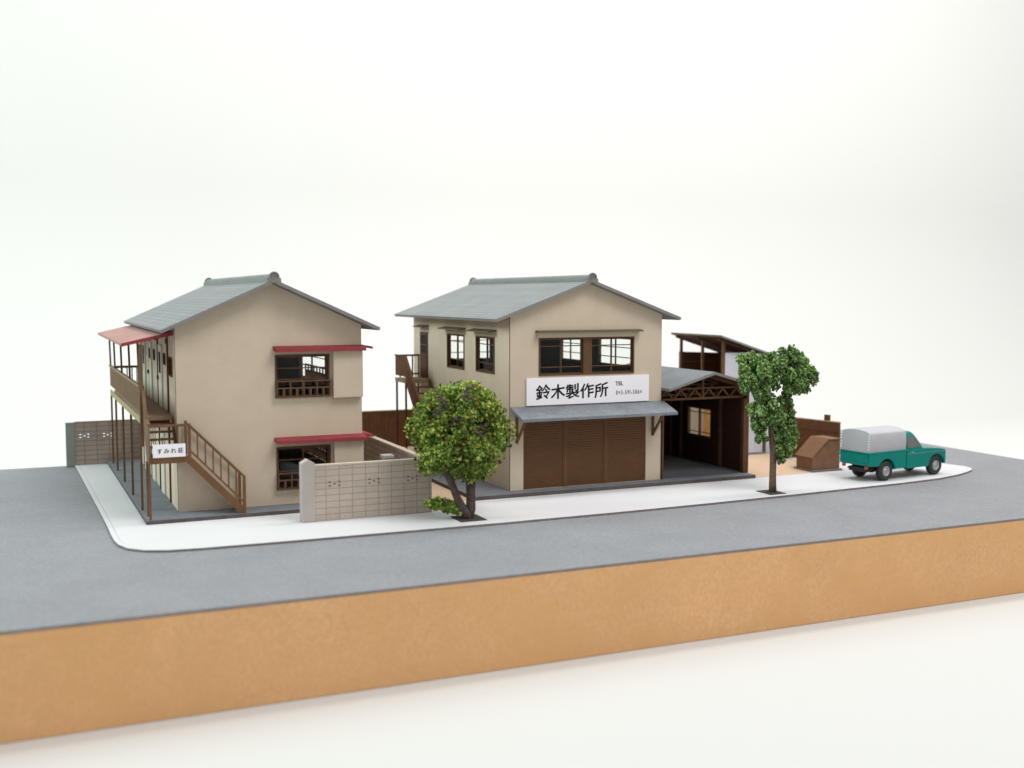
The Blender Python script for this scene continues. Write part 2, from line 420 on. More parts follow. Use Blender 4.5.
bw = [(5.2, 7.6, 3.3, 4.4)]
panel(wl, FB, AX0, AX1, .10, AE, T, bw, ((AX0 + AX1) / 2, AR))
wl.box(AX0 + .101, AX1 - .101, AF + .101, AB - .101, 2.55, 2.66, mi=1)
wl.build('wall', [M['wall'], M['inner']], apt)
# corner line strip
MB().box(AX0 - .012, AX0 + .03, AF + .02, AF + .045, .10, AE).build('corner_trim', M['burnt'], apt)
gable_roof(apt, (AX0 + AX1) / 2, 3.02, AF - .55, AB + .45, 5.10, 6.46)
def lattice(fr, u0, u1, z0, zt, parent, d=.16):
    l = MB(); zc = z0 + (zt - z0) * .55; w = .04
    for z in (z0 + .02, zc, zt - .02): l.box(u0, u1, d - w, d, z - .022, z + .022, fr)
    n = max(4, round((u1 - u0) / .39))
    for k in range(n + 1):
        u = u0 + .02 + (u1 - u0 - .04) * k / n; l.box(u - .02, u + .02, d - w - .004, d + .004, z0, zt, fr)
        if k < n: u += (u1 - u0 - .04) / n / 2; l.box(u - .03, u + .03, d - w + .004, d - .004, z0 + .03, zc - .02, fr)
    for u in (u0 + .02, u1 - .02): l.box(u - .02, u + .02, .031, d - w, zt - .05, zt - .01, fr); l.box(u - .02, u + .02, .031, d - w, z0, z0 + .05, fr)
    l.build('lattice_guard', M['wood'], parent)
for fr, hs in ((FF, fw), (FR, rw)):
    for (u0, u1, z0, z1) in hs:
        w = window(apt, fr, u0, u1, z0, z1, 1, (.42, .70))
        lattice(fr, u0, u1, z0 + .02, z0 + .50, w)
w = window(apt, FB, *bw[0], 1)
def sloped_awning(fr, u0, u1, z, d, drop, t, mats, name, parent):
    a = MB(); P = fr.p
    a.prism([P(u0, .002, z), P(u0, d, z - drop), P(u0, d, z - drop - t), P(u0, .002, z - t)], P(u1, 0, 0) - P(u0, 0, 0))
    return a.build(name, mats, parent, bevel=.006)
for z in (4.60, 2.02):
    sloped_awning(FF, 6.42, 9.02, z, .38, .06, .10, M['red'], 'awning', apt)
    sloped_awning(FR, 31.02, 39.0, z, .34, .06, .07, M['red'], 'awning', apt)
for z0, z1 in ((3.10, 4.44), (.50, 1.86)):
    MB().box(8.10, 8.965, .003, .20, z0, z1, FF).build('shutter_box', M['wall'], apt, bevel=.008)
    MB().box(34.0, 34.85, .003, .20, z0, z1, FR).build('shutter_box', M['wall'], apt, bevel=.008)
# left wall: meter-like bathroom window, small windows, vents, doors (both floors)
window(apt, FL, *lw[0], 1, (.5,), mat='dbrown')
for h in lw[1:]:
    f = MB(); rframe(f, FL, *h, .03, -.08, .02); f.build('window', M['dbrown'], apt)
for y0, zl in ((34.0, .62), (36.80, .34), (38.8, .62)):
    d = MB(); d.box(y0, y0 + .82, .003, .045, 2.70, 4.55, FL)
    do = d.build('door', M['door'], apt)
    MB().box(y0 + .16, y0 + .62, .046, .052, 4.34 - zl, 4.34, FL).build('door_window', M['inner'], do)
    MB().box(y0 + .70, y0 + .74, .046, .10, 3.5, 3.62, FL).build('handle', M['dbrown'], do)
for y0 in (33.9, 36.4, 38.8):
    do = MB().box(y0, y0 + .82, .003, .045, .11, 1.98, FL).build('door', M['door'], apt)
    MB().box(y0 + .22, y0 + .46, .046, .052, 1.3, 1.8, FL).build('door_window', M['inner'], do)
for y in (32.8, 35.6, 38.1):
    MB().lathe(FL.p(y, .003, 4.72), FL.n, [(0, .08), (.05, .08), (.05, .05), (.01, .04), (.01, .001)], 16).build('vent', M['dbrown'], apt)
# wall-side posts
for y in (32.64, 35.09, 37.47, 39.9):
    MB().box(3.735, 3.779, y - .05, y + .05, .10, 2.54).build('post', M['dbrown'], apt)
    MB().box(3.735, 3.779, y - .05, y + .05, 2.70, 4.90).build('post', M['dbrown'], apt)
# upstairs walkway (its outer line splays a little)
sl = lambda y: 2.905 - (y - 31.6) * .0085
MB().box(2.93, 3.77, 31.72, 41.38, 2.58, 2.69).build('walkway_floor', M['tread'], apt)
MB().bar((sl(31.72), 31.72, 2.61), (sl(41.42), 41.42, 2.61), .04, .18).build('walkway_edge', M['khaki'], apt)
for k in range(12): y = 32.2 + k * .8; MB().box(2.93, 3.72, y, y + .08, 2.44, 2.575).build('joist', M['dbrown'], apt)
rl = MB(); rl.bar((sl(31.6), 31.60, 3.19), (sl(41.4), 41.4, 3.19), .03, .66)
for k in range(63): y = 31.62 + k * .153; rl.box(sl(y) - .025, sl(y) - .0155, y, y + .135, 2.87, 3.515)
rp = rl.build('railing_panel', M['olive'], apt)
MB().bar((sl(31.58), 31.58, 3.55), (sl(41.42), 41.42, 3.55), .10, .055).build('handrail', M['rail'], rp)
br = MB(); br.box(2.97, 3.76, 41.34, 41.40, 3.46, 3.54); br.box(2.97, 3.76, 41.34, 41.40, 2.80, 2.86)
for k in range(5): x = 3.05 + k * .165; br.box(x - .02, x + .02, 41.35, 41.39, 2.861, 3.459)
br.build('back_railing', M['dbrown'], apt)
for y in (41.2, 39.45, 36.95, 34.36, 31.80):
    MB().box(sl(y) - .03, sl(y) + .03, y - .035, y + .035, .10, 2.515).build('post', M['brown'], apt)
    MB().bar((sl(y), y, 3.58), (sl(y) - .02, y, 4.755), .055, .06, up=(0, 1, 0)).build('post', M['dbrown'], apt)
MB().box(2.88, 2.97, 31.50, 31.60, 1.9, 4.69).build('corner_post', M['olive'], apt)
# canopy over the walkway
cn = MB(); cn.prism([(2.44, 31.38, 4.72), (2.44, 31.38, 4.65), (3.775, 31.38, 4.95), (3.775, 31.38, 5.03)], (0, 9.9, 0))
cno = cn.build('canopy', M['pink'], apt)
MB().prism([(2.42, 31.36, 4.73), (2.42, 31.36, 4.64), (3.775, 31.36, 4.93), (3.775, 31.36, 5.035)], (0, .018, 0)).build('canopy_edge', M['red'], cno)
# stair: first flight, landing, second flight
st = MB(); st.box(2.98, 3.96, 30.26, 30.98, 1.60, 1.70); st.box(2.95, 3.952, 30.195, 30.258, 1.585, 1.76)
so = st.build('stair_landing', M['brown'], apt)
f1 = MB()
for x in (3.06, 3.74): f1.bar((x, 31.70, 2.58), (x, 30.95, 1.66), .05, .16)
for k in range(5): z = 2.50 - k * .19; y = 31.66 - k * .155; f1.box(3.085, 3.715, y - .10, y + .06, z - .05, z)
f1.build('upper_flight', M['brown'], apt)
f2 = MB()
for y in (30.235, 30.93): f2.bar((4.00, y, 1.62), (5.40, y, .13), .05, .19)
for k in range(8): x = 4.10 + k * .165; z = 1.58 - k * .178; f2.box(x - .09, x + .10, 30.262, 30.903, z - .10, z - .05, mi=1)
f2.m[6:12] = [1] * 6  # far stringer in the paler brown: its lit inner face is painted in
f2.build('lower_flight', [M['brown'], M['tread']], apt)
hr = MB(); yr = 30.235
hr.bar((2.97, yr, 2.585), (3.99, yr, 2.585), .05, .07); hr.bar((3.97, yr, 2.60), (5.42, yr, 1.10), .05, .06)
hr.bar((4.0, yr, 1.90), (5.40, yr, .40), .04, .05)
hr.box(3.955, 4.03, yr - .035, yr + .035, 1.60, 2.62); hr.box(5.375, 5.45, yr - .035, yr + .035, .10, 1.12)
for k in range(1, 7): x = 4.0 + k * 1.40 / 7; z = 1.90 - (x - 4.0) * 1.071; hr.box(x - .018, x + .018, yr - .018, yr + .018, z, z + .66)
hr.box(3.68, 3.72, yr - .018, yr + .018, 1.76, 2.55)
hr.build('stair_railing', M['brown'], apt)
h2 = MB(); yr = 30.93
h2.bar((3.97, yr, 2.60), (5.42, yr, 1.10), .05, .06); h2.box(5.38, 5.445, yr - .03, yr + .03, .10, 1.12); h2.box(3.96, 4.02, yr - .03, yr + .03, 1.71, 2.62)
h2.build('stair_railing', M['brown'], apt)
h3 = MB()   # panelled side of the upper flight and landing
h3.prism([(2.955, 31.58, 2.55), (2.955, 31.58, 3.50), (2.955, 30.86, 2.66), (2.955, 30.20, 2.60), (2.955, 30.20, 1.60), (2.955, 30.86, 1.60)], (.035, 0, 0))
h3.bar((2.97, 31.60, 3.54), (2.97, 30.86, 2.68), .08, .06); h3.bar((2.97, 30.86, 2.68), (2.97, 30.2, 2.63), .08, .06)
h3.build('stair_side_panel', M['olive'], apt)
for y in (30.24, 30.80):
    MB().box(2.93, 2.985, y - .028, y + .028, .10, 1.598).build('post', M['brown'], apt)
sb = MB().box(3.05, 3.88, 30.165, 30.196, 1.755, 2.10).build('name_board', M['white'], apt)
text('すみれ荘', .145, (3.485, 30.163, 1.925), sb, M['ink'], weight=.003, slant=.08, gap=.22)

# ------------------------------------------------------------------ workshop house
HX0, HX1, HF, HB = 13.39, 18.68, 30.38, 39.3
HE, HR_ = 5.42, 6.39
HC = (HX0 + HX1) / 2
ws = thing('workshop_house', 'cream two-storey workshop with brown shutter and white name sign over grey awning', 'house', (HC, HF, 0))
fs = MB().box(12.0, 22.02, 29.86, 39.9, -.003, .11); fs.m[2:6] = [1] * 4
fs.build('foundation_slab', [M['slab'], M['burnt']], ws)
GF = F((0, HF, 0), (1, 0, 0), (0, -1, 0)); GL = F((HX0, 0, 0), (0, 1, 0), (-1, 0, 0)); GR = F((HX1, 0, 0), (0, 1, 0), (1, 0, 0)); GB = F((0, HB, 0), (1, 0, 0), (0, 1, 0))
wl = MB()
gf = [(14.34, 17.66, 3.57, 4.73)]
panel(wl, GF, HX0, HX1, .11, HE, T, gf + [(13.83, 18.13, .111, 2.40)], (HC, HR_))
gl = [(34.12, 35.72, 3.56, 4.73), (31.56, 33.08, 3.58, 4.73)]
panel(wl, GL, HF + T, HB - T, .11, HE, T, gl)
gr = [(32.0, 34.5, 3.60, 4.62), (35.8, 37.5, 3.60, 4.62)]
panel(wl, GR, HF + T, HB - T, .11, HE, T, gr)
gb = [(14.6, 16.5, 3.56, 4.73)]
panel(wl, GB, HX0, HX1, .11, HE, T, gb, (HC, HR_))
wl.box(HX0 + .101, HX1 - .101, HF + .101, HB - .101, 2.95, 3.05, mi=1)
wl.build('wall', [M['wall'], M['inner']], ws)
MB().box(HX0 - .014, HX0 + .03, HF + .004, HF + .03, .11, HE).build('corner_trim', M['burnt'], ws)
gable_roof(ws, HC - .03, 3.20, HF - .32, HB + .55, 5.32, 6.50)
window(ws, GF, *gf[0], groups=2, bars=(.20, .80), mull=.30)
for h in gl: window(ws, GL, *h, groups=1, bars=(.24, .80), mull=0)
for h in gr: window(ws, GR, *h, groups=1, bars=(.30, .66))
window(ws, GB, *gb[0], groups=1, bars=(.24, .66))
sloped_awning(GF, 14.22, 17.86, 4.96, .26, .02, .05, M['hood'], 'window_hood', ws)
MB().box(14.26, 17.74, .003, .06, 4.735, 4.905, GF).build('lintel', M['wall'], ws)
for (a, b) in ((34.0, 35.95), (31.4, 33.3), (37.6, 38.6)): sloped_awning(GL, a, b, 4.96, .28, .05, .04, M['hood'], 'window_hood', ws)
dr = MB().box(37.72, 38.46, .003, .05, 3.06, 4.70, GL); do = dr.build('door', M['dbrown'], ws)
MB().box(37.80, 38.38, .051, .056, 3.95, 4.58, GL).build('door_window', M['inner'], do)
MB().box(37.80, 38.38, .0565, .064, 4.22, 4.26, GL).build('door_bar', M['brown'], do)
# sign with lettering
sg = MB().box(13.91, 18.18, .003, .075, 2.68, 3.515, GF).build('signboard', M['white'], ws, bevel=.004)
ys = HF - .0765
text('鈴木製作所', .475, (15.46, ys, 3.085), sg, M['ink'], weight=.0125, slant=.12, sx=1.055)
text('TEL', .175, (17.10, ys, 3.27), sg, M['ink'], weight=.006, sx=.95, gap=.12)
text('0×3-591-506×', .185, (17.45, ys, 2.985), sg, M['ink'], weight=.0035, sx=.62, gap=.34)
# awning with brackets
aw = MB(); aw.prism([(13.40, HF - .002, 2.66), (13.40, 29.50, 2.37), (13.40, 29.50, 2.28), (13.40, HF - .002, 2.57)], (5.36, 0, 0))
M['awn'] = card('slate_awning_card', (.185, .20, .222), var=.16, scale=2.2, grain=.16, gscale=14, lines=(.42, 30, .006, 0), line_col=(.15, .165, .185))
awo = aw.build('awning', M['awn'], ws, bevel=.005)
for x in (13.60, 18.36):
    k = MB(); k.box(x - .03, x + .03, HF - .075, HF - .003, 1.55, 2.5); k.bar((x, HF - .06, 1.62), (x, 29.72, 2.30), .06, .07); k.bar((x, HF - .04, 2.42), (x, 29.62, 2.30), .06, .07)
    k.build('awning_bracket', M['brown'], ws)
# roller shutter: three slatted curtains and two rails
xs = [13.835, 15.18, 15.34, 16.60, 16.76, 18.125]
for a, b in ((xs[0], xs[1]), (xs[2], xs[3]), (xs[4], xs[5])):
    s = MB(); n = 30; z0, z1 = .115, 2.398; h = (z1 - z0) / n
    pts = []
    for k in range(n): pts += [(HF + .045, z0 + k * h), (HF + .028, z0 + k * h + h * .78), (HF + .045, z0 + k * h + h * .80)]
    pts += [(HF + .045, z1), (HF + .07, z1), (HF + .07, z0)]
    s.prism([(a, y, z) for y, z in pts], (b - a, 0, 0)); s.build('shutter', M['shutter'], ws)
for a, b in ((xs[1], xs[2]), (xs[3], xs[4])):
    s = MB(); s.box(a + .004, b - .004, HF + .02, HF + .07, .115, 2.398); s.box(a + .05, b - .05, HF + .008, HF + .0199, .115, 2.398); s.build('shutter_rail', M['shutter'], ws)
# side stair
ss = MB(); ss.box(12.47, 13.37, 37.5, 38.62, 2.93, 3.03); ss.box(12.44, 13.37, 37.44, 37.498, 2.90, 3.04); ss.box(12.43, 12.468, 37.5, 38.62, 2.90, 3.04)
sso = ss.build('stair_landing', M['khaki'], ws)
f1 = MB()
for x in (12.50, 13.33): f1.bar((x, 37.46, 2.95), (x, 34.60, .16), .05, .20)
for k in range(13): z = 2.78 - k * .208; y = 37.34 - k * .213; f1.box(12.53, 13.30, y - .13, y + .10, z - .04, z)
f1.build('stair_flight', M['brown'], ws)
p = MB(); p.box(12.45, 12.475, 37.46, 38.62, 3.13, 3.84)
for k in range(8): p.box(12.435, 12.4499, 37.47 + k * .144, 37.59 + k * .144, 3.14, 3.83)
p.prism([(12.45, 37.455, 3.10), (12.45, 37.455, 3.85), (12.45, 34.62, 1.02), (12.45, 34.62, .30)], (.025, 0, 0))
for k in range(13): y = 37.40 - k * .22; z = 3.83 - (37.46 - y) * .996; p.box(12.435, 12.4499, y - .08, y + .08, z - .66, z - .08)
p.bar((12.46, 37.48, 3.87), (12.46, 34.6, 1.02), .07, .05); p.box(12.42, 12.49, 37.47, 38.64, 3.842, 3.88)
p.build('stair_panel', M['brown'], ws)
p = MB(); p.box(12.50, 13.37, 38.60, 38.64, 3.80, 3.87); p.box(12.50, 13.37, 38.60, 38.64, 3.12, 3.18)
for k in range(4): x = 12.62 + k * .24; p.box(x - .025, x + .025, 38.605, 38.635, 3.03, 3.80)
p.build('landing_railing', M['dbrown'], ws)
for x, y in ((12.48, 37.53), (12.48, 38.57), (13.30, 38.57)): MB().box(x - .03, x + .03, y - .03, y + .03, .11, 2.899).build('post', M['dbrown'], ws)

# ------------------------------------------------------------------ open garage beside the workshop
ga = thing('open_garage', 'dark brown open-fronted garage with grey gable roof and lattice truss', 'garage', (20.4, 30.2, .11))
GX0, GX1, GY0, GY1 = 18.72, 21.98, 30.34, 35.2
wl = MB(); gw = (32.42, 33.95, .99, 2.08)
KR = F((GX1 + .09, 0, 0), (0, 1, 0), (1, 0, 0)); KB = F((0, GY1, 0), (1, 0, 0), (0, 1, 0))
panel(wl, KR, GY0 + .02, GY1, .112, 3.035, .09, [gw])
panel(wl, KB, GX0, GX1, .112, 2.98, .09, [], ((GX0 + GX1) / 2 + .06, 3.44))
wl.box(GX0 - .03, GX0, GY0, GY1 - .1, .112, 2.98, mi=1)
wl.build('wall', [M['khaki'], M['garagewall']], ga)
MB().box(GX0 + .01, GX1 - .01, GY0 + .05, GY1 - .1, .1105, .122).build('floor', M['gfloor'], ga)  # thin dark sheet added over the slab as painted interior shade
pst = [(GX1 - .12, GX1 - .002, GY0, GY0 + .16), (GX0 + .001, GX0 + .06, GY0 + .01, GY0 + .08)]
for y in (31.8, 34.3, 35.0): pst += [(GX1 - .10, GX1 - .002, y - .06, y + .04), (GX0 + .001, GX0 + .09, y - .06, y + .04)]
for a, b, c, d in pst: MB().box(a, b, c, d, .112, 2.60).build('post', M['dbrown'], ga)
MB().box(GX1 + .0, GX1 + .085, GY0 - .005, GY0 + .018, .112, 2.98).build('end_board', M['dbrown'], ga)
window(ga, KR, *gw, groups=1, bars=(.14, .84), mat='dbrown')
for y in (30.58, 32.0, 33.7):
    t = MB(); zc0, zc1 = 2.655, 2.985
    t.box(GX0, GX1, y - .035, y + .035, zc0 - .035, zc0 + .035); t.box(GX0, GX1, y - .035, y + .035, zc1 - .03, zc1 + .03)
    n = 6; w_ = (GX1 - GX0) / n
    for k in range(n):
        x = GX0 + k * w_
        t.bar((x + .03, y, zc0 + .03), (x + w_ / 2, y, zc1 - .025), .05, .05, up=(0, 1, 0)); t.bar((x + w_ / 2, y, zc1 - .025), (x + w_ - .03, y, zc0 + .03), .05, .05, up=(0, 1, 0))
    xc = 20.39; t.box(xc - .035, xc + .035, y - .037, y + .037, zc0 + .036, 3.44)
    t.bar((xc, y, 3.42), (18.80, y, 2.98), .05, .06, up=(0, 1, 0)); t.bar((xc, y, 3.42), (22.0, y, 2.98), .05, .06, up=(0, 1, 0))
    t.build('truss', M['brown'], ga)
r = MB()
for s, xe in ((-1, 18.70), (1, 22.18)):
    xc = 20.41; A = V((xc, 29.9, 3.56)); B = V((xe, 29.9, 3.07))
    k = len(r.f); r.prism([A, B, B + V((0, 0, -.09)), A + V((0, 0, -.09))], (0, 5.45, 0))
    for i in (k, k + 1, k + 3): r.m[i] = 1
    r.m[k + 4] = 2
M['slate'] = card('slate_roof_card', (.20, .22, .24), var=.08, scale=1.5, grain=.12, lines=(.9, 30, .010, 0), line_col=(.14, .16, .175))
r.build('roof', [M['slate'], M['fascia'], M['dbrown']], ga)

# ------------------------------------------------------------------ tall shed behind the garage
sh = thing('drying_shed', 'tall narrow shed with tilted roof, open side and bluish white front board', 'shed', (24.8, 34.5, 0))
SX0, SX1, SY0, SY1 = 23.86, 25.80, 34.5, 37.5
rz = lambda x: 4.56 - (x - 23.55) * .315
MB().box(SX0 - .05, SX1 + .05, SY0 - .08, SY1 + .05, -.003, .06).build('foundation_slab', M['slab'], sh)
MB().box(SX0 + .10, SX1 - .06, SY0 + .01, SY0 + .06, .062, 3.88).build('front_board', M['bluewhite'], sh)
w = MB(); w.prism([(SX0, SY1 - .06, .062), (SX1, SY1 - .06, .062), (SX1, SY1 - .06, 3.72), (SX0, SY1 - .06, 3.80)], (0, .06, 0))
w.build('back_board', M['fence'], sh)
w = MB(); w.box(SX1 - .055, SX1, SY0 + .01, SY1 - .062, .062, 3.72); w.build('side_board', M['fence'], sh)
MB().box(SX0, SX0 + .05, 35.72, SY1 - .07, .062, 2.5).build('side_board', M['cap'], sh); MB().box(SX0, SX0 + .05, SY0 + .10, 35.70, .062, 2.5).build('side_board', M['tanboard'], sh)
for x, y, ww in ((SX0, SY0 - .02, .10), (SX0, 35.85, .09), (SX0, SY1 - .15, .09), (SX1 - .03, SY0 - .05, .09)):
    MB().box(x - .005, x + ww, y, y + ww, .062, rz(x + ww) - .10).build('post', M['brown'], sh)
for y in (SY0 + .02, 35.9, SY1 - .1): b = MB(); b.bar((SX0 - .2, y, rz(SX0 - .2) - .13), (SX1 + .2, y, rz(SX1 + .2) - .13), .06, .10, up=(0, 1, 0)); b.build('rafter', M['dbrown'], sh)
for z in (2.9, 3.35): MB().box(SX0 + .1, SX1 - .06, SY1 - .12, SY1 - .065, z, z + .08).build('rail', M['brown'], sh)
MB().box(SX0 + .02, SX0 + .07, SY0 + .1, SY1 - .15, 2.92, 3.0).build('rail', M['brown'], sh)
b = MB(); A = V((23.55, 34.15, rz(23.55))); B = V((26.15, 34.15, rz(26.15)))
b.prism([A, B, B + V((0, 0, -.07)), A + V((0, 0, -.07))], (0, 3.45, 0)); b.m[2:6] = [0, 1, 2, 1]
b.build('roof', [M['slate'], M['hood'], M['dbrown']], sh)

# ------------------------------------------------------------------ walls and fences
def holes_at(cx, zc, s=.035):
    """five small openings of an ornamental block"""
    return [(cx + a - s, cx + a + s, zc + b - s * .7, zc + b + s * .7) for a, b in ((-.13, .05), (-.13, -.05), (0, 0), (.13, .05), (.13, -.05))]
bwx = thing('block_wall', 'pale concrete block wall with pillar and pierced ornamental blocks in front of apartment house', 'wall', (8.4, 28.85, 0))
WF = F((0, 28.78, 0), (1, 0, 0), (0, -1, 0))
w = MB(); hs = [h for cx in (7.54, 8.64, 9.74) for h in holes_at(cx, .985, .028)]
panel(w, WF, 7.0, 10.30, .0, 1.475, .14, hs, mi=0)
w.build('block_panel', M['block'], bwx)
MB().box(7.0, 10.31, 28.765, 28.935, 1.477, 1.52).build('coping', M['cap'], bwx)
p = MB(); p.prism([(6.65, 28.74, 0), (6.998, 28.74, 0), (6.998, 28.74, 1.58), (6.825, 28.74, 1.68), (6.65, 28.74, 1.58)], (0, .30, 0)); p.build('pillar', M['pillar'], bwx, bevel=.01)
side = thing('block_wall', 'long grey block wall with pale coping running back between the two houses', 'wall', (10.2, 35, 0))
w = MB(); w.box(10.12, 10.26, 28.94, 41.6, 0, 1.46); w.build('block_panel', M['blockg'], side)
MB().box(10.095, 10.285, 28.94, 41.62, 1.462, 1.51).build('coping', M['cap'], side)
pst = thing('concrete_post', 'short pale concrete post behind the pierced block wall', 'post', (9.5, 30.3, 0))
w = MB(); w.box(9.36, 9.62, 30.17, 30.43, -.004, 1.36); w.build('shaft', M['pillar'], pst)
MB().box(9.32, 9.66, 30.13, 30.47, 1.362, 1.46).build('cap', M['pillar'], pst, bevel=.015)
bk = thing('block_wall', 'grey block wall closing the side street at the back edge, with see-through holes', 'wall', (3.6, 42.0, 0))
WB = F((0, 41.96, 0), (1, 0, 0), (0, -1, 0)); w = MB()
hs = [h for cx in (1.93, 2.72) for h in holes_at(cx, 1.03, .035)]
panel(w, WB, 1.60, 7.6, -.05, 1.50, .14, hs, mi=0)
w.build('block_panel', M['blockg'], bk)
MB().box(1.31, 1.598, 41.93, 42.13, -.05, 1.52).build('pillar', M['greypillar'], bk)
MB().box(1.60, 7.6, 41.945, 42.115, 1.502, 1.545).build('coping', M['blockg'], bk)

def fence(name, label, p, q, h, posts, mat='fence'):
    t = thing(name, label, 'fence', ((p[0] + q[0]) / 2, (p[1] + q[1]) / 2, 0))
    d = V((q[0] - p[0], q[1] - p[1], 0)); L = d.length; n = V((d.y, -d.x, 0)).normalized(); fr = F((p[0], p[1], 0), d, n)
    b = MB(); k = 0; a = 0
    while a < L - .01:
        e = min(a + .155, L); j = random.uniform(0, .012); b.box(a + .003, e - .003, -.02, .02 + j, -.004, h, fr); a += .158
    b.build('boards', M['brown2'], t)
    MB().box(0, L, -.045, -.021, h - .35, h - .27, fr).build('rail', M['dbrown'], t)
    MB().box(-.005, L + .005, -.03, .04, h + .002, h + .04, fr).build('top_rail', M['khaki'], t)
    for s in posts: MB().box(s - .10, s + .10, .036, .14, -.004, h + .24, fr).build('post', M['brown2'], t)
    return t
M['brown2'] = card('fence_board_card', (.125, .055, .024), var=.2, scale=3, grain=.2)
fence('board_fence', 'brown board fence along the back edge between and behind the houses', (7.65, 41.85), (26.0, 41.85), 1.46, ())
fence('board_fence', 'brown board fence with a taller post behind wooden bin and green truck', (26.72, 31.30), (26.0, 34.3), 1.46, (.62,))

# ------------------------------------------------------------------ trees
def in_hole(p, holes):
    return any((p - V(h[:3])).length < h[3] for h in holes)
def leaf_cloud(mb, centers, count, size, shell=.55, flat=.8, rnd=random, holes=()):
    """leaf-sized bent flakes through the volume of a set of lobes (x,y,z,r), denser near their surfaces"""
    wts = [c[3] ** 2 for c in centers]
    for _ in range(count):
        c = rnd.choices(centers, wts)[0]
        d = V((rnd.gauss(0, 1), rnd.gauss(0, 1), rnd.gauss(0, 1))).normalized()
        r = c[3] * (1 - shell * rnd.random() ** 1.7) * (1 + .06 * math.sin(9 * d.x + 3 * c[0]) * math.cos(8 * d.z + 2 * c[1]))
        p = V(c[:3]) + V((d.x * r, d.y * r, d.z * r * flat))
        if holes and in_hole(p, holes): continue
        s = size * (.55 + .9 * rnd.random())
        n = (d + V((rnd.gauss(0, .6), rnd.gauss(0, .6), rnd.gauss(0, .6)))).normalized()
        x = n.cross(V((rnd.random() - .5, rnd.random() - .5, rnd.random() - .5))).normalized(); y = n.cross(x)
        k = s * (.45 + .3 * rnd.random())
        mb.raw([p - x * s, p - y * k + n * s * .15, p + x * s, p + y * k + n * s * .15], [(0, 1, 2), (0, 2, 3)], 0)
ICO = None
def clump_cloud(mb, centers, count, size, shell=.5, rnd=random, flat=1.0, holes=()):
    """small irregular foam crumbs"""
    global ICO
    if ICO is None:
        b = bmesh.new(); bmesh.ops.create_icosphere(b, subdivisions=1, radius=1); ICO = ([v.co.copy() for v in b.verts], [tuple(v.index for v in f.verts) for f in b.faces]); b.free()
    wts = [c[3] ** 2 for c in centers]
    for _ in range(count):
        c = rnd.choices(centers, wts)[0]
        d = V((rnd.gauss(0, 1), rnd.gauss(0, 1), rnd.gauss(0, 1))).normalized()
        r = c[3] * (1 - shell * rnd.random() ** 1.6) * (1 + .10 * math.sin(11 * d.x + 5 * c[0]) * math.cos(10 * d.z + 3 * c[2]))
        p = V(c[:3]) + V((d.x * r, d.y * r, d.z * r * flat)); s = size * (.5 + rnd.random())
        if holes and in_hole(p, holes): continue
        sc_ = V((s * (.6 + .8 * rnd.random()), s * (.6 + .8 * rnd.random()), s * (.6 + .8 * rnd.random())))
        mb.raw([p + V((v.x * sc_.x, v.y * sc_.y, v.z * sc_.z)) * (.7 + .6 * rnd.random()) for v in ICO[0]], ICO[1], 0)

def lobes_on(c, R, n, r, flat, rnd):
    out = []
    for k in range(n):
        t = math.acos(1 - 2 * (k + .5) / n); ph = k * 2.39996 + rnd.random() * .5
        d = V((math.sin(t) * math.cos(ph), math.sin(t) * math.sin(ph), math.cos(t)))
        rr = R * (.93 + .16 * rnd.random())
        out.append((c[0] + d.x * rr, c[1] + d.y * rr, c[2] + d.z * rr * flat, r * (.75 + .5 * rnd.random())))
    return out

rnd = random.Random(11)
t1 = thing('street_tree', 'round yellow-green street tree with forked dark trunk beside the pierced block wall', 'tree', (10.86, 27.55, 0))
MB().box(10.52, 11.28, 27.1, 27.95, .001, .012).build('soil_patch', M['soil'], t1)
tr = MB()
tr.tube([(10.86, 27.5, -.004), (10.80, 27.5, .18), (10.58, 27.5, .55), (10.42, 27.55, 1.0), (10.20, 27.6, 1.5), (9.95, 27.6, 2.0)], [.13, .12, .105, .10, .085, .05], 10)
tr.tube([(10.90, 27.55, -.004), (10.98, 27.55, .25), (10.99, 27.58, .7), (11.0, 27.6, 1.2), (10.9, 27.65, 1.9), (10.8, 27.7, 2.6)], [.14, .135, .125, .15, .10, .05], 10)
for a, b in (((10.42, 27.55, 1.0), (10.8, 27.3, 1.9)), ((11.0, 27.6, 1.2), (11.55, 27.4, 2.2)), ((10.9, 27.6, 1.8), (10.5, 27.1, 2.8)), ((10.2, 27.6, 1.5), (9.7, 27.2, 2.3)), ((10.8, 27.6, 2.2), (11.2, 27.9, 3.2))):
    tr.tube([a, V(a).lerp(V(b), .5) + V((.04, 0, .05)), b], [.06, .045, .02], 7)
for _ in range(40):
    d = V((rnd.gauss(0, 1), rnd.gauss(0, 1), rnd.gauss(.2, .9))).normalized(); a = V((10.65, 27.6, 1.9)) + d * .25; b_ = V((10.72, 27.7, 2.33)) + d * (1.05 + .2 * rnd.random())
    tr.tube([a, a.lerp(b_, .5) + V((0, 0, .06)), b_], [.03, .02, .008], 5)
tr.build('trunk', M['trunk'], t1)
cr = MB(); C1 = (10.72, 27.7, 2.33)
lob = lobes_on(C1, 1.04, 52, .36, 1.0, rnd)
lob = [l for l in lob if not (l[2] < 1.3 and rnd.random() < .35)]
